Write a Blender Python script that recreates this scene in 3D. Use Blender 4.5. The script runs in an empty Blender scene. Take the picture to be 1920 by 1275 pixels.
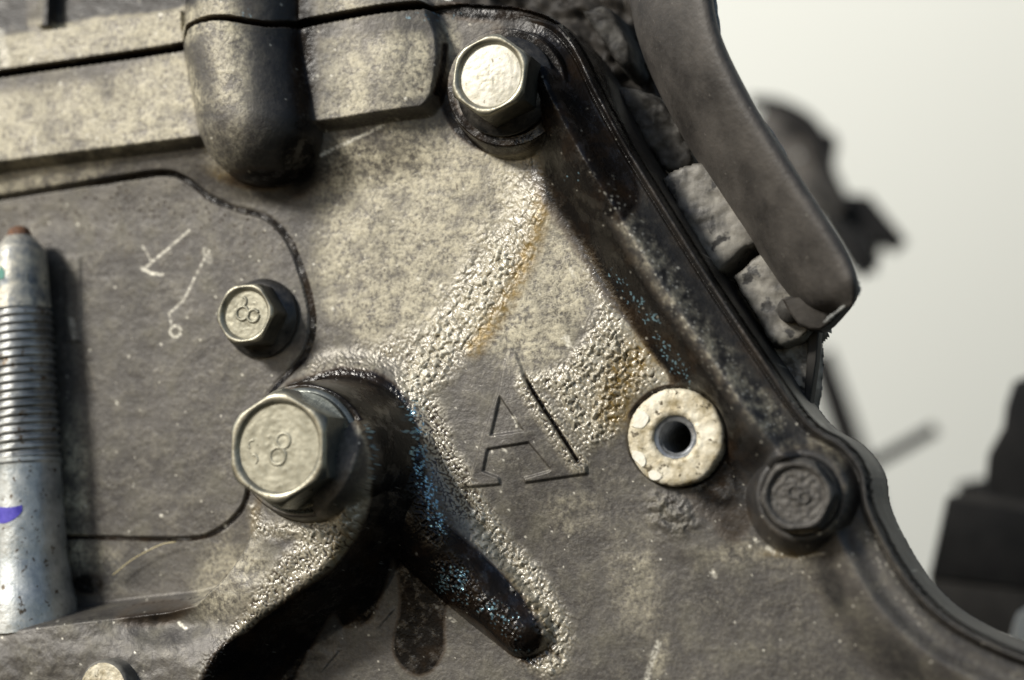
import bpy, bmesh, math, random
import numpy as np
from mathutils import Vector, Matrix

# ------------------------------------------------------------------ camera, world, sun
sc = bpy.context.scene
K = 0.00006                      # metres per photo pixel at the focus distance
F = 3300.0                       # focal length in photo pixels = distance in pixels
A_, B_ = math.radians(19.0), math.radians(7.0)
CDIR = np.array([math.sin(A_) * math.cos(B_), -math.cos(A_) * math.cos(B_), -math.sin(B_)])
CPOS = CDIR * F * K
cam = bpy.data.cameras.new('camera'); camo = bpy.data.objects.new('camera', cam)
sc.collection.objects.link(camo); sc.camera = camo
camo.location = CPOS
camo.rotation_euler = Vector(-CDIR).to_track_quat('-Z', 'Y').to_euler()
cam.sensor_width = 36.0; cam.lens = F / 1920 * 36
cam.clip_start = 0.005; cam.clip_end = 20
cam.dof.use_dof = True; cam.dof.focus_distance = F * K * 0.992
cam.dof.aperture_fstop = 11.5
sc.view_settings.view_transform = 'Standard'; sc.view_settings.look = 'None'
sc.view_settings.exposure = 0.0; sc.view_settings.gamma = 1.0
try: sc.view_settings.use_curve_mapping = False
except Exception: pass

SUN = Vector((-0.53, -0.67, 0.51)).normalized()       # towards the sun
world = bpy.data.worlds.new('World'); sc.world = world; world.use_nodes = True
wn = world.node_tree.nodes; wl = world.node_tree.links
wn.clear()
wo = wn.new('ShaderNodeOutputWorld'); bg = wn.new('ShaderNodeBackground'); sky = wn.new('ShaderNodeTexSky')
sky.sky_type = 'NISHITA'; sky.sun_disc = False
sky.sun_elevation = math.asin(SUN.z); sky.sun_rotation = math.atan2(SUN.x, SUN.y)
bg.inputs['Strength'].default_value = 0.10
wl.new(sky.outputs[0], bg.inputs[0]); wl.new(bg.outputs[0], wo.inputs[0])
sl = bpy.data.lights.new('sun', 'SUN'); sl.energy = 4.0; sl.angle = math.radians(11.0); sl.color = (1.0, 0.955, 0.875)
so = bpy.data.objects.new('sun', sl); sc.collection.objects.link(so)
so.rotation_euler = SUN.to_track_quat('Z', 'Y').to_euler()
sc.cycles.max_bounces = 6
sc.cycles.use_denoising = True

# ------------------------------------------------------------------ projection helpers
FWD = -CDIR
RIGHT = np.cross(FWD, np.array([0, 0, 1.0])); RIGHT /= np.linalg.norm(RIGHT)
UP = np.cross(RIGHT, FWD)
def unproj(u, v, h=0.0):
    """point on the plane h pixels in front of the cover plane that shows at photo pixel (u, v)"""
    u = np.asarray(u, float); v = np.asarray(v, float); h = np.asarray(h, float) + 0 * u
    d = F * FWD + (u - 960)[..., None] * RIGHT + (637.5 - v)[..., None] * UP
    t = (-h * K - CPOS[1]) / d[..., 1]
    return CPOS + d * t[..., None]
def proj(p):
    r = p - CPOS
    z = r @ FWD
    return 960 + F * (r @ RIGHT) / z, 637.5 - F * (r @ UP) / z
def foot(u, v, h):
    p = unproj(u, v, h); p = np.array(p); p[..., 1] = 0
    return proj(p)
def BP(pts, h):
    a = np.array(pts, float); x, y = foot(a[:, 0], a[:, 1], h)
    return np.stack([x, y], 1)

# ------------------------------------------------------------------ numpy noise
def _hash(ix, iy, s):
    n = (ix.astype(np.int64) * 374761393 + iy.astype(np.int64) * 668265263 + s * 144665)
    n = (n ^ (n >> 13)) * 1274126177
    n = n ^ (n >> 16)
    return (n & 0xFFFFFF).astype(np.float64) / 0xFFFFFF
def noise(x, y, s=0):
    ix = np.floor(x); iy = np.floor(y); fx = x - ix; fy = y - iy
    ux = fx * fx * fx * (fx * (fx * 6 - 15) + 10); uy = fy * fy * fy * (fy * (fy * 6 - 15) + 10)
    def g(dx, dy):
        a = _hash(ix + dx, iy + dy, s) * 2 * np.pi
        return np.cos(a) * (fx - dx) + np.sin(a) * (fy - dy)
    a = g(0, 0); b = g(1, 0); c = g(0, 1); d = g(1, 1)
    return (a + (b - a) * ux + (c - a) * uy + (a - b - c + d) * ux * uy) * 1.5
def fbm(x, y, o=4, s=0, g=0.5):
    r = 0; a = 1.0; t = 0
    for i in range(o):
        r = r + a * noise(x * 2 ** i + 17.3 * i, y * 2 ** i - 9.1 * i, s + i); t += a; a *= g
    return r / t
def worley(x, y, s=0):
    ix = np.floor(x); iy = np.floor(y); best = np.full(x.shape, 9.0); rid = np.zeros(x.shape)
    for dx in (-1, 0, 1):
        for dy in (-1, 0, 1):
            cx = ix + dx; cy = iy + dy
            px = cx + _hash(cx, cy, s + 1); py = cy + _hash(cx, cy, s + 2)
            d = np.hypot(px - x, py - y); m = d < best
            best = np.where(m, d, best); rid = np.where(m, _hash(cx, cy, s + 3), rid)
    return best, rid
def ss(a, b, x):
    t = np.clip((x - a) / (b - a), 0, 1); return t * t * (3 - 2 * t)
def dline(X, Y, pts):
    """distance to a polyline, and the side (+ = right of the direction of travel in image space)"""
    best = np.full(X.shape, 1e9); side = np.ones(X.shape); par = np.zeros(X.shape); L = 0
    pts = np.asarray(pts, float)
    for i in range(len(pts) - 1):
        ax, ay = pts[i]; bx, by = pts[i + 1]
        dx, dy = bx - ax, by - ay; l2 = dx * dx + dy * dy; l = math.sqrt(l2)
        t = np.clip(((X - ax) * dx + (Y - ay) * dy) / l2, 0, 1)
        d = np.hypot(X - ax - t * dx, Y - ay - t * dy)
        m = d < best - 1e-9
        s = (dx * (Y - ay) - dy * (X - ax)) / l
        best = np.where(m, d, best); side = np.where(m, s, side); par = np.where(m, L + t * l, par)
        L += l
    return best, side, par / L
def spoly(X, Y, pts):
    """signed distance to polygon, + inside"""
    pts = np.asarray(pts, float); n = len(pts); inside = np.zeros(X.shape, bool); best = np.full(X.shape, 1e9)
    for i in range(n):
        ax, ay = pts[i]; bx, by = pts[(i + 1) % n]
        dx, dy = bx - ax, by - ay
        t = np.clip(((X - ax) * dx + (Y - ay) * dy) / (dx * dx + dy * dy + 1e-9), 0, 1)
        best = np.minimum(best, np.hypot(X - ax - t * dx, Y - ay - t * dy))
        if ay != by:
            c = ((ay > Y) != (by > Y)) & (X < (bx - ax) * (Y - ay) / (by - ay) + ax)
            inside ^= c
    return np.where(inside, best, -best)
def catmull(pts, n=8):
    p = np.asarray(pts, float); q = np.vstack([2 * p[0] - p[1], p, 2 * p[-1] - p[-2]]); out = []
    for i in range(len(p) - 1):
        a, b, c, d = q[i], q[i + 1], q[i + 2], q[i + 3]
        for k in range(n):
            t = k / n
            out.append(0.5 * (2 * b + (c - a) * t + (2 * a - 5 * b + 4 * c - d) * t * t + (3 * b - a - 3 * c + d) * t ** 3))
    out.append(p[-1]); return np.array(out)

# ------------------------------------------------------------------ materials
def new_mat(name):
    m = bpy.data.materials.new(name); m.use_nodes = True
    nt = m.node_tree; nt.nodes.clear()
    out = nt.nodes.new('ShaderNodeOutputMaterial'); bs = nt.nodes.new('ShaderNodeBsdfPrincipled')
    nt.links.new(bs.outputs[0], out.inputs[0])
    return m, nt, bs
def N(nt, t, **kw):
    n = nt.nodes.new(t)
    for k, v in kw.items(): setattr(n, k, v)
    return n
def tex(nt, scale, detail=4, rough=0.6, vec=None, dist=0.0):
    n = N(nt, 'ShaderNodeTexNoise'); n.inputs['Scale'].default_value = scale
    n.inputs['Detail'].default_value = detail; n.inputs['Roughness'].default_value = rough
    n.inputs['Distortion'].default_value = dist
    if vec is None:
        tc = N(nt, 'ShaderNodeTexCoord'); vec = tc.outputs['Object']
    nt.links.new(vec, n.inputs['Vector']); return n.outputs[0]
def ramp(nt, src, lo, hi, a=0.0, b=1.0):
    n = N(nt, 'ShaderNodeMapRange'); n.inputs[1].default_value = lo; n.inputs[2].default_value = hi
    n.inputs[3].default_value = a; n.inputs[4].default_value = b
    nt.links.new(src, n.inputs[0]); return n.outputs[0]
def mixc(nt, fac, a, b):
    n = N(nt, 'ShaderNodeMix', data_type='RGBA')
    for s, v in ((0, fac), (6, a), (7, b)):
        if hasattr(v, 'is_linked'): nt.links.new(v, n.inputs[s])
        else: n.inputs[s].default_value = v if s == 0 else (*v, 1)
    return n.outputs[2]
def mth(nt, op, a, b=0.0, c=None):
    n = N(nt, 'ShaderNodeMath', operation=op)
    for s, v in enumerate((a, b) if c is None else (a, b, c)):
        if hasattr(v, 'is_linked'): nt.links.new(v, n.inputs[s])
        else: n.inputs[s].default_value = v
    return n.outputs[0]
def bump(nt, bs, h, strength, dist):
    n = N(nt, 'ShaderNodeBump'); n.inputs['Strength'].default_value = strength
    n.inputs['Distance'].default_value = dist; nt.links.new(h, n.inputs['Height'])
    nt.links.new(n.outputs[0], bs.inputs['Normal']); return n
PX = 1 / K     # texture cycles per metre for one cycle per pixel

def cast_material():
    m, nt, bs = new_mat('cast_aluminium')
    chans = []
    for an in ('m1', 'm2', 'm3'):
        a = N(nt, 'ShaderNodeAttribute', attribute_name=an); sp = N(nt, 'ShaderNodeSeparateColor')
        nt.links.new(a.outputs[0], sp.inputs[0]); chans += [sp.outputs[0], sp.outputs[1], sp.outputs[2]]
    dust, grime_shade, amber, crust, fleck, blue, soot, bead, wet = chans
    big = tex(nt, PX / 190, 5, 0.62, dist=0.6); fine = tex(nt, PX / 8, 3, 0.7); mid = tex(nt, PX / 30, 4, 0.65); big2 = tex(nt, PX / 75, 4, 0.6)
    grey = mixc(nt, ramp(nt, big, 0.35, 0.65), (0.050, 0.045, 0.041), (0.108, 0.100, 0.090))
    grey = mixc(nt, ramp(nt, big2, 0.52, 0.68, 0.0, 0.5), grey, (0.130, 0.120, 0.088))
    grey = mixc(nt, ramp(nt, fine, 0.45, 0.7, 0.0, 0.28), grey, (0.22, 0.21, 0.18))
    mix2 = mth(nt, 'ADD', mth(nt, 'MULTIPLY', fine, 0.55), mth(nt, 'MULTIPLY', mid, 0.45))
    grain = mth(nt, 'MULTIPLY', dust, ramp(nt, mix2, 0.41, 0.60, 0.08, 1.0))
    col = mixc(nt, grain, grey, (0.58, 0.53, 0.385))
    col = mixc(nt, crust, col, (0.44, 0.40, 0.30))
    col = mixc(nt, bead, col, (0.82, 0.78, 0.65))
    col = mixc(nt, mth(nt, 'MINIMUM', mth(nt, 'MULTIPLY', amber, 1.15), 1.0), col, (0.21, 0.14, 0.035))
    sn = mth(nt, 'MINIMUM', mth(nt, 'MULTIPLY', soot, ramp(nt, mid, 0.3, 0.7, 1.35, 0.75)), 1.0)
    col = mixc(nt, sn, col, (0.030, 0.029, 0.028))
    gsrc = mth(nt, 'ADD', grime_shade, mth(nt, 'MULTIPLY', mth(nt, 'SUBTRACT', mid, 0.5), 0.45))
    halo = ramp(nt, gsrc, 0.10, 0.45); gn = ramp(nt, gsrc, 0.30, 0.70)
    lim = mth(nt, 'MINIMUM', mth(nt, 'MULTIPLY', grime_shade, 3.0), 1.0)
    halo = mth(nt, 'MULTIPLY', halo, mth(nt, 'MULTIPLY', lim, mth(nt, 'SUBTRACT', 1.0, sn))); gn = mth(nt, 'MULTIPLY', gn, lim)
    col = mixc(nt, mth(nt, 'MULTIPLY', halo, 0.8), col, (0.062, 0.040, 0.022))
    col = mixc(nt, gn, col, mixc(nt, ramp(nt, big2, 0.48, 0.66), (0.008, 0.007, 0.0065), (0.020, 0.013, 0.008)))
    col = mixc(nt, fleck, col, (0.80, 0.77, 0.66))
    col = mixc(nt, blue, col, (0.34, 0.58, 0.70))  # painted sky reflections
    nt.links.new(col, bs.inputs['Base Color'])
    r = ramp(nt, mth(nt, 'ADD', mth(nt, 'MULTIPLY', mid, 0.5), mth(nt, 'MULTIPLY', big2, 0.5)), 0.35, 0.65, 0.42, 0.60)
    r = mth(nt, 'SUBTRACT', r, mth(nt, 'MULTIPLY', gn, 0.25))
    r = mth(nt, 'SUBTRACT', r, mth(nt, 'MULTIPLY', wet, 0.30))
    nt.links.new(mth(nt, 'MAXIMUM', r, mth(nt, 'ADD', 0.14, mth(nt, 'MULTIPLY', crust, 0.13))), bs.inputs['Roughness'])
    met = mth(nt, 'MULTIPLY', mth(nt, 'SUBTRACT', 1.0, mth(nt, 'MINIMUM', mth(nt, 'ADD', grain, mth(nt, 'ADD', gn, crust)), 1.0)), 0.30)
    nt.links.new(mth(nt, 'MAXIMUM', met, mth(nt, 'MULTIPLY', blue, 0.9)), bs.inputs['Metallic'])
    nt.links.new(mth(nt, 'SUBTRACT', mth(nt, 'ADD', 0.5, mth(nt, 'MULTIPLY', wet, 0.5)), mth(nt, 'MULTIPLY', gn, ramp(nt, mid, 0.50, 0.62, 0.42, 0.0))), bs.inputs['Specular IOR Level'])
    bump(nt, bs, mth(nt, 'ADD', mth(nt, 'MULTIPLY', fine, 1.0), mth(nt, 'MULTIPLY', mid, 0.8)), 0.32, 4 * K)
    return m
CAST = cast_material()

def metal(name, c1, c2, met=0.6, rough=(0.3, 0.5), scale=22, bscale=10, bstr=0.4, spots=None):
    m, nt, bs = new_mat(name)
    if 'black_plastic' in name or 'dark_plastic' in name or 'soot' in name: bs.inputs['Specular IOR Level'].default_value = 0.12
    n = tex(nt, PX / scale, 5, 0.65); col = mixc(nt, ramp(nt, n, 0.35, 0.65), c1, c2)
    if spots:
        s = tex(nt, PX / spots[1], 3, 0.6); col = mixc(nt, ramp(nt, s, spots[2], spots[2] + 0.06), col, spots[0])
    nt.links.new(col, bs.inputs['Base Color']); bs.inputs['Metallic'].default_value = met
    nt.links.new(ramp(nt, n, 0.3, 0.7, *rough), bs.inputs['Roughness'])
    bump(nt, bs, tex(nt, PX / bscale, 3), bstr, 3 * K)
    return m
M = {}
M['bolt'] = metal('aged_zinc', (0.22, 0.21, 0.165), (0.38, 0.36, 0.28), 0.65, (0.30, 0.45), 30, 14, 0.3, ((0.10, 0.09, 0.06), 16, 0.66))
M['bolt_face'] = metal('bolt_face_steel', (0.24, 0.23, 0.175), (0.42, 0.40, 0.31), 0.45, (0.38, 0.55), 34, 12, 0.22, ((0.16, 0.15, 0.11), 12, 0.64))
M['white_face'] = metal('worn_bright_steel', (0.48, 0.455, 0.36), (0.74, 0.71, 0.62), 0.3, (0.42, 0.6), 30, 9, 0.25, ((0.30, 0.27, 0.2), 9, 0.64))
M['side_dark'] = metal('shaded_dark_steel', (0.05, 0.048, 0.04), (0.16, 0.15, 0.12), 0.5, (0.25, 0.4), 40, 12, 0.3)  # shade on the bolt head sides put into the base colour
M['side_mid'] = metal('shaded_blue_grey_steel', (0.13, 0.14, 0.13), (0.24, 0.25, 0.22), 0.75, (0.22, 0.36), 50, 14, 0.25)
M['stud_end'] = metal('mottled_cream_zinc', (0.16, 0.18, 0.20), (0.66, 0.62, 0.50), 0.4, (0.35, 0.5), 34, 12, 0.5, ((0.07, 0.07, 0.06), 16, 0.62))
M['dark_bolt'] = metal('sooty_steel', (0.06, 0.057, 0.052), (0.12, 0.114, 0.105), 0.35, (0.35, 0.5), 12, 7, 0.8)
M['black_flange'] = metal('oily_black_steel', (0.018, 0.018, 0.018), (0.05, 0.047, 0.042), 0.3, (0.25, 0.45), 18, 9, 0.4)
M['zinc'] = metal('bright_zinc', (0.30, 0.325, 0.33), (0.56, 0.58, 0.57), 0.7, (0.32, 0.5), 44, 12, 0.35, ((0.10, 0.08, 0.06), 15, 0.62))
M['thread'] = metal('thread_zinc', (0.20, 0.205, 0.20), (0.46, 0.475, 0.47), 0.8, (0.28, 0.45), 70, 10, 0.2, ((0.12, 0.09, 0.06), 25, 0.62))
M['rust'] = metal('rusty_tip', (0.10, 0.05, 0.03), (0.20, 0.10, 0.05), 0.1, (0.6, 0.8), 12, 6, 0.7)
M['collar'] = metal('cream_corroded_aluminium', (0.34, 0.28, 0.16), (0.84, 0.79, 0.64), 0.15, (0.45, 0.65), 42, 9, 0.6, ((0.10, 0.08, 0.045), 16, 0.60))
M['chip'] = metal('peeled_white_oxide', (0.80, 0.76, 0.62), (0.92, 0.89, 0.78), 0.0, (0.5, 0.7), 12, 8, 0.5)
M['bore'] = metal('threaded_bore_steel', (0.22, 0.23, 0.24), (0.36, 0.37, 0.38), 0.6, (0.3, 0.45), 12, 6, 0.2)
M['bracket'] = metal('matte_grey_casting', (0.034, 0.031, 0.028), (0.085, 0.077, 0.068), 0.1, (0.5, 0.65), 90, 10, 0.45, ((0.17, 0.16, 0.14), 8, 0.68))
M['bracket_rim'] = metal('flaky_rim', (0.10, 0.10, 0.095), (0.34, 0.35, 0.33), 0.2, (0.4, 0.6), 8, 6, 0.9)
M['rough_cast'] = metal('pale_rough_casting', (0.06, 0.056, 0.05), (0.25, 0.235, 0.20), 0.1, (0.45, 0.65), 60, 14, 0.35, ((0.03, 0.028, 0.025), 40, 0.58))
M['dark_cast'] = metal('soot_black_casting', (0.020, 0.018, 0.016), (0.055, 0.050, 0.044), 0.0, (0.45, 0.6), 60, 20, 0.5)
M['soot_grey'] = metal('sooty_grey_casting', (0.020, 0.019, 0.018), (0.10, 0.095, 0.085), 0.0, (0.5, 0.65), 50, 16, 0.6)
M['plastic'] = metal('black_plastic', (0.009, 0.009, 0.009), (0.014, 0.0135, 0.013), 0.0, (0.4, 0.5), 80, 30, 0.2)
M['grey_plastic'] = metal('dusty_dark_plastic', (0.025, 0.024, 0.022), (0.045, 0.042, 0.038), 0.0, (0.5, 0.6), 120, 30, 0.2)
M['ink'] = metal('violet_ink', (0.05, 0.04, 0.36), (0.10, 0.08, 0.50), 0.2, (0.35, 0.5), 20, 8, 0.2)
M['teal'] = metal('teal_paint', (0.05, 0.22, 0.17), (0.10, 0.30, 0.24), 0.0, (0.5, 0.6), 8, 8, 0.2)
M['hair'] = metal('dry_fibre', (0.45, 0.38, 0.20), (0.60, 0.52, 0.30), 0.0, (0.5, 0.6), 20, 8, 0.2)
def wall_mat():
    m, nt, bs = new_mat('off_white_sheet')
    tc = N(nt, 'ShaderNodeTexCoord')
    n = tex(nt, 2.2, 3, 0.5); nt.links.new(mixc(nt, ramp(nt, n, 0.3, 0.7), (0.79, 0.81, 0.76), (0.82, 0.84, 0.79)), bs.inputs['Base Color'])
    bs.inputs['Roughness'].default_value = 0.9
    return m
M['wall'] = wall_mat()

# ------------------------------------------------------------------ object helpers
C = sc.collection
def obj(name, me, mat, parent=None, label=None, smooth=True):
    if isinstance(me, bmesh.types.BMesh):
        b = me; me = bpy.data.meshes.new(name); bmesh.ops.recalc_face_normals(b, faces=b.faces); b.to_mesh(me); b.free()
    o = bpy.data.objects.new(name, me); C.objects.link(o)
    if mat: me.materials.append(mat)
    if smooth: me.shade_smooth()
    if parent is not None: o.parent = parent
    if label: o['label'] = label
    return o
def thing(name, label, cat, loc=(0, 0, 0), group=None):
    o = bpy.data.objects.new(name, None); C.objects.link(o); o.location = loc; o.empty_display_size = 0.01
    o['label'] = label; o['category'] = cat
    if group: o['group'] = group
    return o
def grid_mesh(name, P, closed_u=False):
    """P: (rows, cols, 3) array -> quad mesh; closed_u joins the last column to the first"""
    r, c = P.shape[:2]; idx = np.arange(r * c).reshape(r, c)
    if closed_u: nx = np.roll(idx, -1, 1); a, b = idx[:-1], nx[:-1]; d, e = idx[1:], nx[1:]
    else: a, b, d, e = idx[:-1, :-1], idx[:-1, 1:], idx[1:, :-1], idx[1:, 1:]
    q = np.stack([a, b, e, d], -1).reshape(-1, 4)
    return raw_mesh(name, P.reshape(-1, 3), q)
def raw_mesh(name, V, Q):
    me = bpy.data.meshes.new(name); n = len(Q)
    me.vertices.add(len(V)); me.vertices.foreach_set('co', np.ascontiguousarray(V, np.float32).ravel())
    k = Q.shape[1]
    me.loops.add(n * k); me.loops.foreach_set('vertex_index', np.ascontiguousarray(Q, np.int32).ravel())
    me.polygons.add(n); me.polygons.foreach_set('loop_start', np.arange(0, n * k, k, dtype=np.int32))
    me.update(calc_edges=True); me.validate(); return me
def auto_sharp(o, deg=38):
    b = bmesh.new(); b.from_mesh(o.data)
    for e in b.edges:
        if len(e.link_faces) == 2 and e.calc_face_angle(0) > math.radians(deg): e.smooth = False
    b.to_mesh(o.data); b.free()

# ------------------------------------------------------------------ the cast surface (height field over the cover plane)
STEP = 1.9
us = np.arange(-70, 2000, STEP); vs = np.arange(-70, 1350, STEP)
U, V = np.meshgrid(us, vs)

EDGE = catmull(BP([(520, -80), (700, -30), (860, -6), (960, 2), (1035, 30), (1090, 90), (1130, 170), (1180, 262), (1255, 385), (1345, 530),
                   (1440, 672), (1520, 785), (1585, 828), (1625, 880), (1636, 945), (1668, 1015), (1715, 1090), (1775, 1150),
                   (1850, 1195), (1940, 1232), (2080, 1275)], 45), 5)
dE, sE, tE = dline(U, V, EDGE)
D = np.where(sE > 0, dE, -dE)                 # + inside (below / left of the outer edge)
H = 2.5 * fbm(U / 260, V / 260, 3, 5)
# right of the first crusted slope the cover steps up a little
Z1 = catmull([(1000, 270), (985, 380), (945, 500), (880, 610), (800, 690), (700, 745)], 6)
d, s, t = dline(U, V, Z1)
H += np.where(s > 0, -1, 1) * 0 + 16 * ss(-45, 45, -s) * (1 - ss(200, 420, d))
Z2 = catmull([(1130, 470), (1190, 580), (1190, 680), (1130, 780), (1080, 850)], 6)
d2, s2_, t2 = dline(U, V, Z2)
# diagonal rim
fade = 1 - 0.45 * ss(0.60, 0.72, tE)
lip = 46 * ss(-2, 8, D) * (1 - ss(12, 30, D))
gro = 26 * ss(10, 27, D) * (1 - ss(30, 66, D))
bead = 84 * ss(26, 84, D) * (1 - ss(74, 185, D)) * 1.06
rim = np.maximum(lip, gro) + bead * fade
topf = ss(0.20, 0.30, tE)                     # the rim only starts past the top bolt
H = np.where(D > 0, H + rim * topf, H)

# --- the upper left: two stepped ledges, seam, recess
def edge(pts, h, n=0):
    p = BP(pts, h); return catmull(p, 6) if n else p
def soft(s, w): return ss(-w, w, s)
ledB = edge([(-160, 335), (0, 309), (372, 262), (520, 245), (600, 232), (700, 216), (760, 207)], 62)
dB, sB, _ = dline(U, V, ledB)                 # travelling right: + is below
# pad C rounded end
padC = edge([(-200, -200), (-200, 342), (0, 309), (372, 262), (600, 233), (700, 217), (768, 205), (790, 198), (806, 170), (816, 110), (816, 82), (812, 52), (800, 26), (780, -10), (650, -60), (600, -200)], 62, 1)
sC = spoly(U, V, padC)
step_low = 26 * (1 - ss(0, 120, -sC)) * ss(0.0, 1.0, (1 - ss(700, 900, U)))
H = H + 62 * soft(sC, 7) * 0.62 + step_low * (sC < 0) + 26 * (sC >= 0) * ss(-0.1, 1.0, (1 - ss(700, 900, U)))
# seam across the top
SEAM = catmull(BP([(-160, 164), (0, 139), (180, 113), (350, 86), (385, 66), (450, 58), (520, 62), (560, 47), (640, 30), (740, 13), (860, -3), (960, 4), (1035, 30)], 66), 5)
dS, sS, _ = dline(U, V, SEAM)
above = soft(-sS, 3)
H = H + 8 * above
# recess above strip A
RT = BP([(-160, 84), (0, 63), (180, 37), (340, 12), (352, -60), (352, -200), (-160, -200)], 75)
sR = spoly(U, V, RT)
H = H - 170 * soft(sR, 5)
rib = spoly(U, V, BP([(50, -90), (82, -90), (79, 44), (52, 46)], 60))
H = H + 130 * soft(rib, 4)
# rounded column
cc = BP([(450, -200), (456, 90), (484, 234)], 60)
dc, _, _ = dline(U, V, cc)
Rc = 108.0
col = np.sqrt(np.clip(1 - (dc / Rc) ** 2, 0, 1)) ** 0.9 * 150 + 14
col = col - 60 * ss(Rc - 2, Rc + 50, dc)
kk = 12.0; H = kk * np.logaddexp(H / kk, col / kk)
H = H - 10 * (1 - ss(-3, 3, V - 75)) * (dc < Rc) * ss(-6, 6, -sS)
# top bolt boss
b1 = foot(948, 163, 70); r1 = np.hypot(U - b1[0], V - b1[1])
H = np.where(r1 < 190, np.maximum(H, 66 * (1 - ss(108, 122, r1)) + 6 * (1 - ss(84, 92, r1))), H)
H = H - 46 * (1 - ss(3.2, 6.5, dS)) * (D > 4)
# --- access plate and its seam
PLATE = catmull(BP([(-160, 392), (0, 371), (120, 352), (230, 335), (310, 325), (350, 337), (392, 370), (440, 390), (500, 408), (540, 450), (562, 505),
                    (578, 560), (583, 615), (570, 662), (542, 698), (512, 730), (478, 790), (470, 860), (462, 930), (440, 968), (405, 996), (360, 1010), (260, 1011), (130, 1008), (-160, 1008)], 10), 5)
sP = spoly(U, V, np.vstack([PLATE]))
dP, _, tP = dline(U, V, PLATE)
H = np.where(sP > 0, H * 0.25 + 4, H)
gw = 2.5 + 2.3 * ss(0.25, 0.42, tP) * (1 - ss(0.56, 0.66, tP)) + 0.8 * noise(U / 30, V / 30, 3)
gw = gw * (0.75 + 0.25 * ss(0.12, 0.2, tP))
H = H - 24 * (1 - ss(gw, gw + 3.0, dP)) * (0.3 + 0.7 * ss(0.14, 0.24, tP))
# vertical shallow relief on the plate near the stud
vr = spoly(U, V, BP([(120, 480), (150, 480), (150, 640), (122, 640)], 8))
H = H + 3 * soft(vr, 4)
# --- leg and bottom ledge
LEG = BP([(-200, 1190), (0, 1160), (180, 1138), (300, 1125), (352, 1112), (405, 1068), (437, 1020), (462, 960), (480, 900), (560, 850), (700, 880), (730, 940),
          (740, 1010), (720, 1100), (650, 1180), (570, 1230), (520, 1290), (480, 1400), (-200, 1400)], 150)
sL = spoly(U, V, LEG)
LR = catmull(BP([(560, 850), (690, 872), (700, 930), (672, 1004), (632, 1066), (566, 1122), (492, 1170), (440, 1222), (408, 1280), (370, 1420)], 110), 5)
dR_, sR_, _ = dline(U, V, LR)
leg = 150 * np.minimum(ss(-14, 26, sL), np.where(V > 880, ss(-66, 12, sR_), 1)) + 10 * ss(10, 90, sL) + 5 * fbm(U / 60, V / 60, 3, 9) * (sL > 0)
leg = leg - 34 * np.exp(-(((U - 395) / 110) ** 2 + ((V - 1165) / 38) ** 2)) * (sL > 0)
H = np.maximum(H, leg * (sL > -14))
# --- tall boss below the big bolt
b2 = foot(568, 845, 200); r2 = np.hypot((U - b2[0]), V - b2[1])
bo = 200 * (1 - ss(116, 150, r2) * 0.86) * (1 - ss(140, 205, r2))
H = np.maximum(H, bo)
# --- rib going down right
RIB = catmull([(745, 900), (830, 1015), (905, 1100), (985, 1180)], 5)
dr, sr, tr = dline(U, V, RIB)
wr = 98 - 44 * tr
rb = 60 * (1 - 0.25 * tr) * np.clip(1 - (dr / wr) ** 2, 0, 1) ** 0.8
H = H + rb * (r2 > 60)
# --- boss below the right bolt
b4 = foot(1503, 930, 60); r4 = np.hypot(U - b4[0], V - b4[1])
H = np.where((r4 < 240) & (D > -2), np.maximum(H * (1 - 0.0 * r4), 50 * (1 - ss(84, 118, r4))), H)
H = H + 10 * (1 - ss(80, 96, r4)) * ss(70, 74, r4)
# --- hole collar seat
b5 = foot(1268, 820, 12); r5 = np.hypot((U - b5[0]), V - b5[1])
H = np.where(r5 < 104, np.minimum(H, H * ss(84, 104, r5) - 16 * (1 - ss(86, 97, r5))), H)
H = np.where(r5 < 60, -150, H)
# --- outer wall
H = np.where(D < 0, H * 0 - 150 * ss(0, 7, -D) + 45 * (1 - ss(0, 7, -D)) * topf, H)

# ---- first projection: from here on details follow their place on the displaced surface
def displaced(H):
    P = unproj(U, V, 0.0); P[..., 1] = -H * K
    return P
P0 = displaced(H); Pu, Pv = proj(P0)

def blob(cx, cy, rx, ry, ang=0, w=0.5):
    a = math.radians(ang); x = Pu - cx; y = Pv - cy
    xr = (x * math.cos(a) + y * math.sin(a)) / rx; yr = (-x * math.sin(a) + y * math.cos(a)) / ry
    return 1 - ss(1 - w, 1 + w, np.hypot(xr, yr))
def stroke(pts, w, soft_=None, smooth=True):
    p = catmull(pts, 5) if smooth else np.array(pts, float)
    dd, s_, t_ = dline(Pu, Pv, p); soft_ = w * 0.6 if soft_ is None else soft_
    return 1 - ss(w - soft_, w + soft_, dd), s_, t_
def pol(pts, w): return soft(spoly(Pu, Pv, catmull(list(pts) + [pts[0]], 4)), w)

n1 = fbm(Pu / 40, Pv / 40, 5, 21); n2 = fbm(Pu / 110, Pv / 110, 4, 31); n3 = fbm(Pu / 13, Pv / 13, 3, 41)
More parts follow.
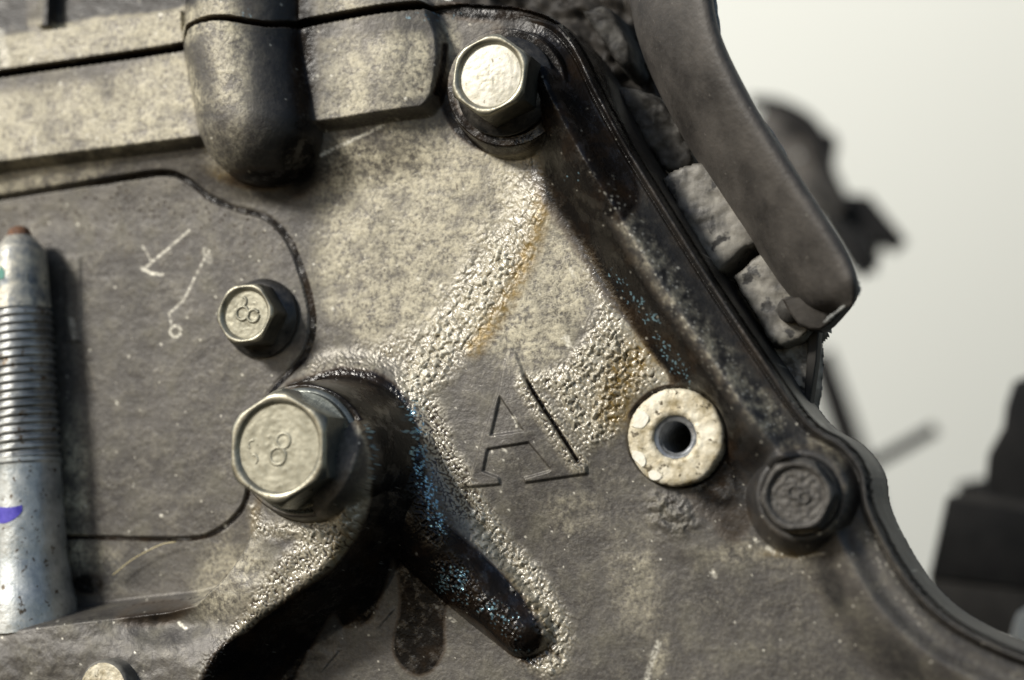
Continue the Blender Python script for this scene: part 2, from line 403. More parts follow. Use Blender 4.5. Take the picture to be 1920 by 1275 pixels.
# crust
c1, s_, t_ = stroke([(1000, 290), (985, 380), (940, 480), (880, 580), (820, 660), (775, 715)], 40, 40)
c1b, _, _ = stroke([(780, 640), (690, 680), (600, 700)], 34, 26)
c2 = pol([(1130, 560), (1170, 590), (1215, 645), (1262, 715), (1190, 745), (1165, 800), (1120, 835), (1085, 828), (1040, 745), (1000, 715), (1060, 680), (1115, 610)], 22)
c2b, _, _ = stroke([(1115, 470), (1135, 540), (1180, 610), (1240, 680)], 24, 16)
c3, _, _ = stroke([(790, 760), (820, 840), (870, 930), (935, 1030), (995, 1100), (1040, 1180), (1030, 1235)], 32, 20)
c4 = pol([(470, 950), (500, 985), (570, 985), (640, 960), (695, 890), (705, 940), (680, 1010), (620, 1070), (540, 1110), (470, 1190), (440, 1180), (500, 1080), (560, 1010), (480, 1000)], 22)
c5, _, _ = stroke([(990, 720), (1040, 800), (1085, 868)], 20, 12)
c6, _, _ = stroke([(676, 790), (700, 850), (700, 900)], 10, 8)
crust = np.clip(np.maximum.reduce([c1 * (0.55 + 0.45 * ss(380, 520, Pv)), 0.55 * c1b, c2, 0.7 * c2b, 0.9 * c3, 0.95 * c4, 0.75 * c5, c6]) + 0.25 * n1 * 1.0 - 0.05, 0, 1)
crust = crust * (np.maximum.reduce([c1, c1b, c2, c2b, c3, c4, c5, c6]) > 0.02)
wx = Pu + 5 * noise(Pu / 14, Pv / 14, 71); wy = Pv + 5 * noise(Pu / 14, Pv / 14, 72)
ca, sa = math.cos(0.5), math.sin(0.5)
lx = wx * ca + wy * sa; ly = -wx * sa + wy * ca
w1, i1 = worley(lx / 8.2, ly / 11.5, 51)
w2, i2 = worley(wx / 4.6, wy / 5.6, 61)
yr = 0.45 + 0.55 * ss(380, 540, Pv)
coarse = np.clip(c1 * yr + c2 * 0.7 + 0.7 * c4 * (1 - ss(990, 1020, Pv)) + 0.75 * c3 * ss(930, 1000, Pv), 0, 1)
lump = np.clip(coarse + 0.9 * n1, 0, 1) * coarse ** 0.3 * 15.0 * np.sqrt(np.clip(1 - (w1 / 0.66) ** 2, 0, 1)) * (0.15 + 0.85 * i1) + 4.6 * np.sqrt(np.clip(1 - (w2 / 0.66) ** 2, 0, 1)) * (0.5 + 0.5 * i2)
oilb = np.maximum.reduce([stroke([(772, 765), (785, 850), (800, 910), (822, 985)], 30, 20)[0], blob(850, 1085, 46, 36, 25), stroke([(850, 1110), (905, 1135), (960, 1165)], 22, 14)[0], stroke([(690, 800), (700, 850), (702, 895)], 12, 6)[0],
    stroke([(1130, 480), (1210, 590), (1265, 680), (1300, 725)], 20, 14)[0], stroke([(930, 1150), (965, 1205), (1000, 1240), (1040, 1225)], 14, 10)[0], stroke([(400, 1260), (480, 1170), (560, 1110)], 26, 18)[0]])
H2 = np.maximum(crust * lump * 0.8, oilb * 2.6 * np.sqrt(np.clip(1 - (w2 / 0.6) ** 2, 0, 1)) * (i2 > 0.35))
# general rough casting
dusty_mask_geo = 0.35 * n3 + 0.9 * n1
H2 += dusty_mask_geo
# letter A
Aout = [(956, 652), (966, 660), (986, 712), (1012, 757), (1042, 803), (1082, 864), (1100, 874), (1101, 888), (985, 905), (984, 897), (1030, 884), (1034, 880), (992, 829), (915, 842), (906, 884), (936, 896), (938, 908), (867, 914), (867, 905), (884, 894), (912, 800), (935, 735), (944, 690)]
Ain = [(938, 743), (921, 817), (983, 808), (962, 778)]
sA = np.minimum(spoly(Pu, Pv, Aout), -spoly(Pu, Pv, Ain))
H2 += 5.0 * ss(-2.4, 2.0, sA) * (0.35 + 0.65 * ss(650, 760, Pv))
g1, _, _ = stroke([(966, 664), (990, 716), (1014, 757), (1044, 803), (1084, 866)], 2.6, 2.2)
H2 -= 8 * g1 * ss(690, 730, Pv)
# the casting pimple / scars
H2 += 7 * blob(1260, 965, 46, 34, 30) * (0.6 + fbm(Pu / 18, Pv / 18, 3, 81)) + 3 * blob(1300, 1000, 60, 45)
H2 = H2 * (1 - 0.8 * ss(230, 180, D) * (U > 1000))
H = H + H2 * (D > 2)
P1 = displaced(H); Pu, Pv = proj(P1)

# ---- masks
n1 = fbm(Pu / 40, Pv / 40, 5, 21); n4 = fbm(Pu / 22, Pv / 22, 4, 131)
dust = np.maximum.reduce([
    pol([(-100, 62), (345, 8), (345, 85), (-100, 150)], 10) * 0.95,
    pol([(-100, 190), (60, 170), (200, 145), (340, 110), (352, 262), (-100, 320)], 22) * 0.95,
    pol([(-100, 330), (40, 322), (200, 300), (150, 345), (-100, 375)], 8) * 0.8,
    blob(430, 110, 40, 110, -4) * 0.75, blob(415, 250, 36, 80, -10) * 0.45, blob(400, 30, 30, 40) * 0.9,
    pol([(590, 75), (790, 62), (808, 110), (800, 180), (600, 225), (575, 150)], 14) * 0.9, blob(620, 15, 80, 24) * 0.7,
    pol([(640, 250), (760, 240), (900, 270), (1010, 290), (1080, 390), (1120, 500), (1110, 560), (1050, 650), (980, 690), (900, 640), (800, 650), (700, 640), (640, 600), (600, 520), (610, 400), (600, 310)], 40) * 1.0,
    blob(840, 100, 24, 60) * 0.6, blob(1010, 640, 60, 60) * 0.6,
    blob(1190, 1090, 110, 50, 80) * 0.35, blob(1070, 960, 60, 40) * 0.35, blob(1400, 1040, 90, 24, 4) * 0.4,
    blob(140, 920, 26, 140) * 0.9, blob(180, 1060, 60, 40, 30) * 0.6, blob(430, 1080, 60, 90, 35) * 0.55, blob(1240, 1230, 14, 40, 15) * 0.6])
dust = np.clip(dust * (0.92 + 1.1 * n1 + 1.0 * fbm(Pu / 95, Pv / 95, 3, 181)), 0, 1)
dust = np.maximum(dust, 0.05 + 0.22 * n1)
flank = pol([(985, 255), (1110, 180), (1180, 300), (1280, 470), (1380, 620), (1480, 770), (1420, 850), (1400, 960), (1360, 930), (1350, 800), (1305, 735), (1265, 700), (1215, 610), (1160, 520), (1110, 420), (1060, 350), (1010, 300)], 13)
rimg, sG, tG = stroke([(1100, 120), (1160, 240), (1250, 395), (1345, 545), (1440, 695), (1530, 800)], 24, 14)
rimb, _, _ = stroke([(1640, 950), (1675, 1040), (1730, 1120), (1800, 1170), (1950, 1230)], 24, 16)
grime_shade = np.maximum.reduce([
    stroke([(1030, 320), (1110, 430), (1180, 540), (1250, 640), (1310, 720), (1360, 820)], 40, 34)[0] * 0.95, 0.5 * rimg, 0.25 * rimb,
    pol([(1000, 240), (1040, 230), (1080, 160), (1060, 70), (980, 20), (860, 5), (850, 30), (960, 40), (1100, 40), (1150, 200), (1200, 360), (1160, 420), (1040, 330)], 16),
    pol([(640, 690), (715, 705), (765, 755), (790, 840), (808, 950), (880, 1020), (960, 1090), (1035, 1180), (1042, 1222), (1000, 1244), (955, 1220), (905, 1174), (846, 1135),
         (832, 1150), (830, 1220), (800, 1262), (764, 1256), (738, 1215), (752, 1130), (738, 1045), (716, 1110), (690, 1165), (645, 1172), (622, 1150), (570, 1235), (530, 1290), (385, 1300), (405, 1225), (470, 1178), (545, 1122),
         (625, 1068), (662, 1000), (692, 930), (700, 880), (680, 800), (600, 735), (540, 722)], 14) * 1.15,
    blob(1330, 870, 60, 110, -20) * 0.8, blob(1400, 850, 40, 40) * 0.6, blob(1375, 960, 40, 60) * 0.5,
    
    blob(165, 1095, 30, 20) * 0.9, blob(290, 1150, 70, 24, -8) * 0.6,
    blob(560, 300, 40, 60, 0, 0.8) * 0.9, blob(566, 130, 30, 190, 0, 0.9) * 0.8, blob(500, 335, 70, 20, 0, 0.7) * 0.8, blob(1600, 950, 14, 90, 0) * 0.4,  # column's right side and foot darkened to look shaded
    blob(960, 20, 130, 16, 3) * 0.9, pol([(-100, -100), (348, -100), (348, 6), (180, 30), (-100, 68)], 4) * 0.45 * (1 - pol([(50, -90), (82, -90), (79, 44), (52, 46)], 3)),  # recess shade painted in as a dark tone
    blob(985, 150, 85, 105, 0, 0.5), pol([(990, 35), (1100, 60), (1150, 180), (1190, 310), (1050, 300), (1040, 180)], 14),  # black shade around the top bolt laid in as colour
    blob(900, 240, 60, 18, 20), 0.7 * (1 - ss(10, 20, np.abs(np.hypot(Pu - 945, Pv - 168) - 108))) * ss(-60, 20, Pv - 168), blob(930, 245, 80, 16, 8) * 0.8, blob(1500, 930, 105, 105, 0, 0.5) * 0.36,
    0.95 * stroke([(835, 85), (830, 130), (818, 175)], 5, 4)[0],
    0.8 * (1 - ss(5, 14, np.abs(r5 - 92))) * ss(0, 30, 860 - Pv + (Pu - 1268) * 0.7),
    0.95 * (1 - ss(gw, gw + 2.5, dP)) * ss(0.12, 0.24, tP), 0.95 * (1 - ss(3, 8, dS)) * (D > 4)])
grime_shade = np.maximum(grime_shade, 0.9 * g1 * ss(690, 730, Pv))
crest, sCr, tCr = stroke([(1130, 330), (1200, 450), (1290, 590), (1370, 700), (1450, 790)], 26, 22)
crest2, _, _ = stroke([(1625, 1000), (1665, 1080), (1720, 1165)], 15, 12)
grime_shade = grime_shade * (1 - 0.8 * np.clip(crest * ss(0, 0.25, tCr) * (0.75 + n4), 0, 1)) * (1 - 0.9 * crest2)
rng1, id1 = worley(Pu / 13, Pv / 13, 91)
pits = (id1 < 0.30) * (1 - ss(0.10, 0.24, rng1)) * (sP > 0) * ss(600, 350, Pv + 0 * Pu)
pits2 = ss(0.22, 0.5, fbm(Pu / 16, Pv / 16, 3, 151)) * 0.4 * ss(-0.2, 0.4, n1) + (id1 > 0.95) * (1 - ss(0.1, 0.3, rng1)) * 0.4
grime_shade = np.clip(np.maximum(grime_shade + 0.10 * n4, np.maximum(pits, pits2 * (0.3 + dust * 0.7))), 0, 1)
amber = np.maximum.reduce([
    stroke([(1030, 330), (1000, 450), (950, 560), (890, 650)], 17, 15)[0] * 0.95,
    stroke([(1215, 650), (1165, 710), (1150, 770)], 30, 24)[0] * 0.95,
    blob(640, 715, 50, 10, 10) * 0.5, blob(1005, 1190, 36, 50, 40) * 0.30, blob(640, 1040, 22, 40, 20) * 0.5, blob(1480, 1038, 50, 8) * 0.5,
    blob(450, 335, 60, 14, 15) * 0.45, stroke([(690, 960), (640, 1070), (560, 1140), (500, 1200)], 26, 20)[0] * 0.35, stroke([(940, 1080), (1000, 1140), (1030, 1180)], 12, 10)[0] * 0.6, blob(480, 960, 8, 40, 10) * 0.3])
amber = np.clip(amber * (0.85 + 1.2 * n3), 0, 1) * (1 - 0.5 * np.clip(1 - w1 * 1.4, 0, 1))
# pale scratches, chips, flecks
fl = np.zeros(U.shape)
def scr(pts, w, a=1.0):
    global fl
    dd, _, _ = dline(Pu, Pv, np.array(pts, float)); k = (1 - ss(w * 0.4, w + 1.2, dd)) * a * (0.55 + 0.9 * noise(Pu / 5, Pv / 5, 7))
    fl = np.maximum(fl, np.clip(k, 0, 1))
scr([(603, 291), (640, 272), (718, 236)], 3.0, 1.9); scr([(355, 432), (320, 462), (284, 492), (268, 506), (300, 516)], 1.7, 0.9); scr([(268, 462), (284, 490)], 1.5, 0.7)
scr([(264, 502), (285, 513), (304, 515)], 3.0); scr([(392, 470), (370, 510), (345, 562), (317, 588), (322, 612)], 1.6, 0.75)
th = np.linspace(0, 2 * np.pi, 14); scr(list(zip(329 + 10 * np.cos(th), 621 + 10 * np.sin(th))), 2.4); scr([(385, 470), (392, 488)], 9, 0.35)
scr([(65, 255), (68, 300)], 1.5, 0.8); scr([(1062, 632), (1066, 648)], 6, 0.9); scr([(1070, 505), (1078, 520)], 4, 0.6); scr([(1235, 1205), (1222, 1240), (1212, 1275)], 7, 0.55)
scr([(134, 600), (140, 632)], 7, 0.55); scr([(336, 1168), (348, 1178)], 4, 0.8); scr([(1335, 1072), (1340, 1080)], 6, 0.6); scr([(1440, 1028), (1450, 1036)], 6, 0.7)
scr([(1528, 996), (1536, 999)], 4, 0.8); scr([(1415, 1010), (1418, 1014)], 4, 0.7); scr([(845, 1160), (853, 1166)], 4, 0.8); scr([(0, 60), (12, 120)], 10, 0.5)
scr([(1500, 1045), (1545, 1038)], 2.5, 0.45); scr([(962, 780), (968, 792)], 3.5, 0.7); scr([(942, 842), (950, 846)], 3, 0.8)
w3, i3 = worley(Pu / 24, Pv / 24, 101)
fl = np.maximum(fl, (i3 < 0.13 * (1 + 2.5 * n1)) * (1 - ss(0.02 + 0.5 * np.abs(i3 - 0.07), 0.05 + 0.9 * np.abs(i3 - 0.07), w3 + 0.05 * n3)) * 0.7 * (1 - 0.7 * grime_shade))
w4, i4 = worley(Pu / 9, Pv / 9, 111)
fl = np.maximum(fl, 0.55 * (i4 < 0.30) * (1 - ss(0.12, 0.30, w4)) * np.clip(np.maximum(crest * ss(0, .2, tCr) * 1.1, crest2) + n1, 0, 1) * np.maximum(crest, crest2))
# sky glints in the wet oil, painted in as blue flecks
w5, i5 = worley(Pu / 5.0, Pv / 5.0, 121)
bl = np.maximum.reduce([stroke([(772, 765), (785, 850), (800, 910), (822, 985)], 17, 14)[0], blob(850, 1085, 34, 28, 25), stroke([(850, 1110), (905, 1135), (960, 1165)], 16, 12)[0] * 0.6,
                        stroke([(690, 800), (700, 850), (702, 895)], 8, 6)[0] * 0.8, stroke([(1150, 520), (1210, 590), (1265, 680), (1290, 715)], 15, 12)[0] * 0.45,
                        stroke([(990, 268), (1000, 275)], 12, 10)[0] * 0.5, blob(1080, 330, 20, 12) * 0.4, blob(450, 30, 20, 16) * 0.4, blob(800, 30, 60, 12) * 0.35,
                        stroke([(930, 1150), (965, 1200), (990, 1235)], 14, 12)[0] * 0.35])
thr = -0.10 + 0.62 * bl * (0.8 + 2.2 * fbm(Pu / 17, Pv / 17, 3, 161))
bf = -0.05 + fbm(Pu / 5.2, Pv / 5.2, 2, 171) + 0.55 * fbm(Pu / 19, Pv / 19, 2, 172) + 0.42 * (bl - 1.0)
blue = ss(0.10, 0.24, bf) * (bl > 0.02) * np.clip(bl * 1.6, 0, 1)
crustm = crust * (1 - 0.0)
dome = np.maximum(np.sqrt(np.clip(1 - (w1 / 0.66) ** 2, 0, 1)) * coarse, 0.75 * np.sqrt(np.clip(1 - (w2 / 0.66) ** 2, 0, 1)))
crustm = np.clip(crustm * (0.15 + 1.1 * dome), 0, 1)
crev = crust * np.clip(1 - dome * 1.5, 0, 1)  # crevice dirt that also paints in the occlusion between lumps
# the crust wins over grime where it is dry
grime_shade = grime_shade * (1 - 0.8 * crust * (1 - ss(0.4, 1.0, bl)) * ss(0.55, 0.85, np.maximum.reduce([c1, c2, c4, c3 * ss(880, 960, Pv)])))
grime_shade = np.maximum(grime_shade, 0.62 * crev)
grime_shade = np.maximum(grime_shade, 0.5 * stroke([(800, 790), (830, 870), (860, 950)], 34, 20)[0] * ss(0.2, 0.6, w2))

soot = np.maximum.reduce([  # soot, plus painted shade by the top bolt, column, recess and stud
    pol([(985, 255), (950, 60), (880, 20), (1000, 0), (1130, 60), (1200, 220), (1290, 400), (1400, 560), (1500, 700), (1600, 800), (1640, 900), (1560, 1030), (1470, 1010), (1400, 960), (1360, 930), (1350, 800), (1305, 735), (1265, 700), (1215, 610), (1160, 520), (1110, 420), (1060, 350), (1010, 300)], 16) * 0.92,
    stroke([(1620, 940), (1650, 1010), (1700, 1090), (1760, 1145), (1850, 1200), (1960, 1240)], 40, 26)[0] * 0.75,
    blob(550, 120, 62, 230, 0, 0.9), blob(545, 290, 60, 70, 0, 0.9), blob(1480, 930, 130, 110, 0, 0.8) * 0.6, blob(1660, 1200, 100, 90, 30, 0.9) * 0.4,
    pol([(-100, -100), (350, -100), (350, 8), (180, 33), (-100, 72)], 4) * 0.95 * (1 - pol([(50, -90), (82, -90), (79, 44), (52, 46)], 3)), blob(150, 1200, 260, 70, 0, 0.8) * 0.25, blob(1330, 930, 70, 60, 0, 0.9) * 0.5, blob(1560, 1100, 20, 52, -25) * 0.8, blob(1690, 1240, 34, 60, -30) * 0.7, blob(230, 700, 60, 260, 3, 0.9) * 0.3, blob(300, 760, 260, 300, 0, 0.9) * 0.16, blob(1250, 1130, 420, 230, 0, 0.9) * 0.14, blob(640, 1240, 260, 90, 0, 0.9) * 0.2, blob(200, 1080, 100, 30, -8, 0.8) * 0.8])  # includes the stud's soft shadow painted on the plate
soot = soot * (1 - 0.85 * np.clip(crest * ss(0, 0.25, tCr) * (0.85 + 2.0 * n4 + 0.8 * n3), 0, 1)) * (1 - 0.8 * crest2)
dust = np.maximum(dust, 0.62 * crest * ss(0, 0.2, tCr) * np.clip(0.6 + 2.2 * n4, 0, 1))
ta = np.radians(np.arange(-115, 60, 12)); arc = stroke(list(zip(1503 + 86 * np.cos(ta), 922 + 92 * np.sin(ta))), 11, 8)[0]
soot = soot * (1 - 0.8 * arc * np.clip(0.7 + 1.2 * n4, 0, 1)); dust = np.maximum(dust, 0.5 * arc * np.clip(0.6 + 2 * n4, 0, 1))
beadm = np.clip(coarse * crust * ss(0.3, 0.8, dome) * ss(0.35, 0.75, i1) * (0.75 + 2.2 * n1), 0, 1) * 0.95 * (1 - 0.6 * c2) * yr  # cream highlights painted on the crust lump tops
wetm = np.clip(crust * 1.1 + 0.3 * oilb, 0, 1)

# ---- split the height field into the castings and marks it shows, sharing one set of normals
Pg = P1
du = np.zeros_like(Pg); dv = np.zeros_like(Pg)
du[:, 1:-1] = Pg[:, 2:] - Pg[:, :-2]; du[:, 0] = Pg[:, 1] - Pg[:, 0]; du[:, -1] = Pg[:, -1] - Pg[:, -2]
dv[1:-1] = Pg[2:] - Pg[:-2]; dv[0] = Pg[1] - Pg[0]; dv[-1] = Pg[-1] - Pg[-2]
NRM = np.cross(dv, du); NRM /= np.linalg.norm(NRM, axis=-1, keepdims=True) + 1e-20
if NRM[300, 300, 1] > 0: NRM = -NRM
REG = np.zeros(U.shape, int)                                   # 0 front cover
REG[(D < 34) & (D > -9) & (tE > 0.27)] = 5                     # rim lip
REG[(-sS > 0) & (U < 1100) & (V < 260)] = 1                    # cylinder head above the seam
REG[sP > 0] = 2                                                # access plate
REG[sL > -12] = 3                                              # bracket leg
REG[r2 < 165] = 4                                              # tall boss
REG[(sA > -1.0) & (REG == 0)] = 6                              # raised letter
keep = (D > -9) & (r5 > 62)
a = np.arange(U.size).reshape(U.shape)
Q = np.stack([a[:-1, :-1], a[1:, :-1], a[1:, 1:], a[:-1, 1:]], -1).reshape(-1, 4)
kq = keep.ravel()[Q].all(1); rq = REG.ravel()[Q[:, 0]]
m1 = np.stack([dust, grime_shade, amber, np.ones(U.shape)], -1).reshape(-1, 4).astype(np.float32)
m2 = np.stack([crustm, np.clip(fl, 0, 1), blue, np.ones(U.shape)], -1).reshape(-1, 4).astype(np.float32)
m3 = np.stack([np.clip(soot, 0, 1), np.clip(beadm, 0, 1), np.clip(wetm, 0, 1), np.ones(U.shape)], -1).reshape(-1, 4).astype(np.float32)
engine = thing('car_engine', 'oily grey cast engine front with bolts, raised letter A and rusty topped stud', 'engine', (0, 0, 0))
NAMES = {0: ('front_cover', 'grey cast cover with beige dust and black oil runs'), 1: ('cylinder_head', 'pale dusty casting above the dark seam'),
         2: ('access_plate', 'flat dull grey plate outlined by a thin dark seam'), 3: ('bracket_leg', 'raised grey leg running down left from the tall boss'),
         4: ('bolt_boss', 'tall round boss, its side soaked in black oil'), 5: ('cover_rim', 'narrow dark rim along the outer edge of the cover'), 6: ('raised_letter', 'raised letter A cast on the cover')}
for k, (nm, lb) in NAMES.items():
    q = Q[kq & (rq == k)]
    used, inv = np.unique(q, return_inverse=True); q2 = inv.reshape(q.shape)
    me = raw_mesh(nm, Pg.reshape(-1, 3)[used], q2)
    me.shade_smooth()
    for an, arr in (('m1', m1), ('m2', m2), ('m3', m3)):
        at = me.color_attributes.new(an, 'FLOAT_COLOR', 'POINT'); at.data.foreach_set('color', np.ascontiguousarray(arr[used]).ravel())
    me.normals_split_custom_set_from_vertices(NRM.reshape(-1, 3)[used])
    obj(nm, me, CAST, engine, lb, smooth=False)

# ------------------------------------------------------------------ bolts
def ring_mesh(name, prof, n=96, hexcorner=None, rotc=0.0):
    """profile [(r, y, hexness)] about the axis -Y; hexness 1 = hexagon whose corner radius is r / cos30 * cos..."""
    th = np.linspace(0, 2 * np.pi, n, endpoint=False); rows = []
    for r, y, hx in prof:
        loc = ((th - rotc + math.pi / 6) % (math.pi / 3)) - math.pi / 6      # 0 at corner
        aflat = r
        rh = aflat * math.cos(math.pi / 6) / np.cos(math.pi / 6 - np.abs(loc))
        rr = r * (1 - abs(hx)) + rh * hx if hx >= 0 else np.minimum(rh * 0 + r, rh)
        rows.append(np.stack([rr * np.cos(th), np.full(n, -y), rr * np.sin(th)], -1))
    return grid_mesh(name, np.array(rows) * K, True)
def hexprof(Rc_, h0, h1, n=96, rotc=0.0, cham=10, rim=None, dish=6):
    th = np.linspace(0, 2 * np.pi, n, endpoint=False)
    loc = ((th - rotc + math.pi / 6) % (math.pi / 3)) - math.pi / 6
    ap = Rc_ * math.cos(math.pi / 6)
    rh = ap / np.cos(math.pi / 6 - np.abs(loc))
    rows = []
    def add(r, y): rows.append(np.stack([r * np.cos(th), np.full(n, -float(y)), r * np.sin(th)], -1))
    add(rh, h0); add(rh, h0 + (h1 - h0) * 0.5)
    nside = 2
    for k in range(9):
        f = k / 8; circ = Rc_ * 1.02 - (Rc_ * 1.02 - ap * 1.02) * f ** 0.8
        rr = np.minimum(rh, circ)
        rr = np.minimum(rr, rh - 0.03 * Rc_ * ss(0.5, 1, f))
        add(rr, h1 - cham * (1 - f) ** 1.3)
    rim = rim or ap * 0.885
    add(np.minimum(rh * 0.97, ap * 1.02) * 0.6 + rim * 0.4, h1 + 1.2); add(rh * 0 + rim + 1.5, h1 + 0.6); add(rh * 0 + rim - 1.5, h1 - 1.5); add(rh * 0 + rim - 5, h1 - dish)
    return rows, rim - 5
def disc_face(name, r, y, rough=0.0, seed=0, n=72, rings=26, dome=0.0):
    th = np.linspace(0, 2 * np.pi, n, endpoint=False); rows = []
    for k in range(rings + 1):
        rr = r * (1 - k / rings) + 0.01
        x = rr * np.cos(th); z = rr * np.sin(th)
        yy = y + rough * fbm(x / 9 + seed * 7.7, z / 9, 3, 201 + seed) + dome * (1 - (rr / r) ** 2)
        rows.append(np.stack([x, -yy, z], -1))
    return grid_mesh(name, np.array(rows) * K, True)
def torus_bm(b, cx, cz, y, R, r, n=28, m=8, a0=0, a1=2 * math.pi):
    full = abs(a1 - a0 - 2 * math.pi) < 1e-6; rows = []
    cnt = n if full else n + 1
    for i in range(cnt):
        t = a0 + (a1 - a0) * i / n; row = []
        for j in range(m):
            s = 2 * math.pi * j / m; rr = R + r * math.cos(s)
            row.append(b.verts.new(Vector(((cx + rr * math.cos(t)) * K, -(y + r * math.sin(s)) * K, (cz + rr * math.sin(t)) * K))))
        rows.append(row)
    for i in range(cnt if full else cnt - 1):
        p, q = rows[i], rows[(i + 1) % cnt]
        for j in range(m): b.faces.new((p[j], p[(j + 1) % m], q[(j + 1) % m], q[j]))
def bolt(px, py, h, Rfl, Rhex, hh, rot, mats, label, flh=18, dish=7, cham=10, face_rough=0.6, marks=(), marky=0, washer=None, face_dome=0, rimf=None, side=None):
    e = bpy.data.objects.new('flange_bolt', None); C.objects.link(e); e.parent = engine; e.empty_display_size = 0.003
    p = unproj(np.array(px), np.array(py), h); e.location = p; e['label'] = label
    o = obj('flange', ring_mesh('flange', [(Rfl * 0.9, -22, 0), (Rfl, 0, 0), (Rfl, 4, 0), (Rfl - 2, 7, 0), (Rfl * 0.93, 9, 0), (Rhex * 0.98, flh, 0), (Rhex * 0.6, flh + 1, 0)]), mats[1], e); auto_sharp(o, 50)
    rows, rd = hexprof(Rhex, flh - 4, hh, 96, rot, cham, rimf and rimf * Rhex, dish)
    ns = 7
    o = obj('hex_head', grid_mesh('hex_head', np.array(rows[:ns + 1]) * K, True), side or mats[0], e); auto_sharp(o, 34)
    o = obj('head_rim', grid_mesh('head_rim', np.array(rows[ns:]) * K, True), mats[0], e)
    obj('head_face', disc_face('head_face', rd + 0.5, hh - dish, face_rough, int(px), dome=face_dome), mats[2], e)
    for (cx, cz, R, r, a0, a1) in marks:
        pass
    if marks:
        b = bmesh.new()
        for (cx, cz, R, r, a0, a1) in marks:
            torus_bm(b, cx, cz, hh - dish + marky, R, r, a0=a0, a1=a1)
        obj('stamped_digit', b, mats[2] if len(mats) < 4 else mats[3], e, 'raised digit 8')
    return e
T = 2 * math.pi
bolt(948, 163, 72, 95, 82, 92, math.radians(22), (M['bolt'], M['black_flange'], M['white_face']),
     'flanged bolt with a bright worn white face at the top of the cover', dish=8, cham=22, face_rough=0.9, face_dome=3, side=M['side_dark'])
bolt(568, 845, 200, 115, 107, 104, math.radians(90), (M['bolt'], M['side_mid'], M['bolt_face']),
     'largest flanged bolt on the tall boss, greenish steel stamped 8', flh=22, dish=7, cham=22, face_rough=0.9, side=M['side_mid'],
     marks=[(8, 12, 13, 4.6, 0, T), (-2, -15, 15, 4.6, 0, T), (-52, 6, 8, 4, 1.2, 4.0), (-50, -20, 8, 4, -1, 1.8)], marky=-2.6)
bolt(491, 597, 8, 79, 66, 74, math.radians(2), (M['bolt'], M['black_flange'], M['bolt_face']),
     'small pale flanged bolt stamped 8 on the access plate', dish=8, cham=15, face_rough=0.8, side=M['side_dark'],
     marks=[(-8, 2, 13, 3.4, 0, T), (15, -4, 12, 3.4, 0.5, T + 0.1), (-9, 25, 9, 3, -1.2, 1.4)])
bolt(1504, 931, 52, 72, 66, 58, math.radians(4), (M['dark_bolt'], M['black_flange'], M['dark_bolt']),
     'sooty dark flanged bolt stamped 8 beside the outer rim', dish=8, cham=13, face_rough=2.4,
     marks=[(-6, 6, 10, 3.6, 0, T), (11, -3, 9, 3.6, 0, T)], marky=1)

# ------------------------------------------------------------------ threaded collar round the open hole
col_e = bpy.data.objects.new('threaded_collar', None); C.objects.link(col_e); col_e.parent = engine
col_e.location = unproj(np.array(1268.), np.array(820.), 12); col_e['label'] = 'cream corroded round collar round the open threaded hole'
n = 160; th = np.linspace(0, 2 * np.pi, n, endpoint=False); rows = []
for k, (r, y) in enumerate([(88, -40), (88, 4), (87, 9), (84, 12), (80, 13), (72, 13.5), (64, 13.5), (58, 13), (53, 13), (49, 14), (45, 13.5), (42, 12), (40, 10), (39, 8)]):
    rr = r + (1.6 * noise(3 * np.cos(th) + 5, 3 * np.sin(th) + k * 0.02, 301) + 1.0 * noise(14 * np.cos(th), 14 * np.sin(th), 302)) * (1 if r > 78 else 0.7)
    yy = y + 1.3 * noise(rr * np.cos(th) / 12, rr * np.sin(th) / 12, 303) * (4 < r < 86)
    rows.append(np.stack([rr * np.cos(th), -yy, rr * np.sin(th)], -1))
obj('collar_ring', grid_mesh('collar_ring', np.array(rows) * K, True), M['collar'], col_e)
rows = []
for i in range(330):
    y = 9 - i * 0.9; ph = (y / 8.5 - th / (2 * np.pi)) % 1.0
    rr = 27.5 + 12.0 * (1 - ss(0, 9, i)) + 4.0 * (1 - 2 * np.abs(ph - 0.5)) * min(1, i / 6)
    rows.append(np.stack([rr * np.cos(th), np.full(n, -y), rr * np.sin(th)], -1))
rows.append(np.stack([0.1 * np.cos(th), np.full(n, 300.0), 0.1 * np.sin(th)], -1))
obj('threaded_bore', grid_mesh('threaded_bore', np.array(rows) * K, True), M['bore'], col_e)
def chip(pts, h0, th_, mat, parent, name='oxide_chip'):
    b = bmesh.new(); P = catmull(pts + [pts[0]], 5)[:-1]; c = np.mean(P, 0)
    lo = [b.verts.new(Vector((x * K, -h0 * K, z * K))) for x, z in P]
    hi = [b.verts.new(Vector(((c[0] + (x - c[0]) * 0.9) * K, -(h0 + th_ * (0.9 + 0.1 * math.sin(i))) * K, (c[1] + (z - c[1]) * 0.9) * K))) for i, (x, z) in enumerate(P)]
    m = len(P)
    for i in range(m): b.faces.new((lo[i], lo[(i + 1) % m], hi[(i + 1) % m], hi[i]))
    b.faces.new(hi); o = obj(name, b, mat, parent); auto_sharp(o, 50); return o
chip([(-80, 20), (-68, 42), (-60, 50), (-48, 42), (-46, 32), (-56, 18), (-68, 16)], 11.5, 4, M['chip'], col_e)
chip([(-80, -22), (-66, -24), (-56, -30), (-52, -44), (-58, -54), (-68, -46), (-78, -36)], 11.5, 4, M['chip'], col_e)
chip([(-50, -62), (-40, -58), (-28, -64), (-24, -72), (-34, -78), (-46, -74)], 11.5, 3.4, M['chip'], col_e)

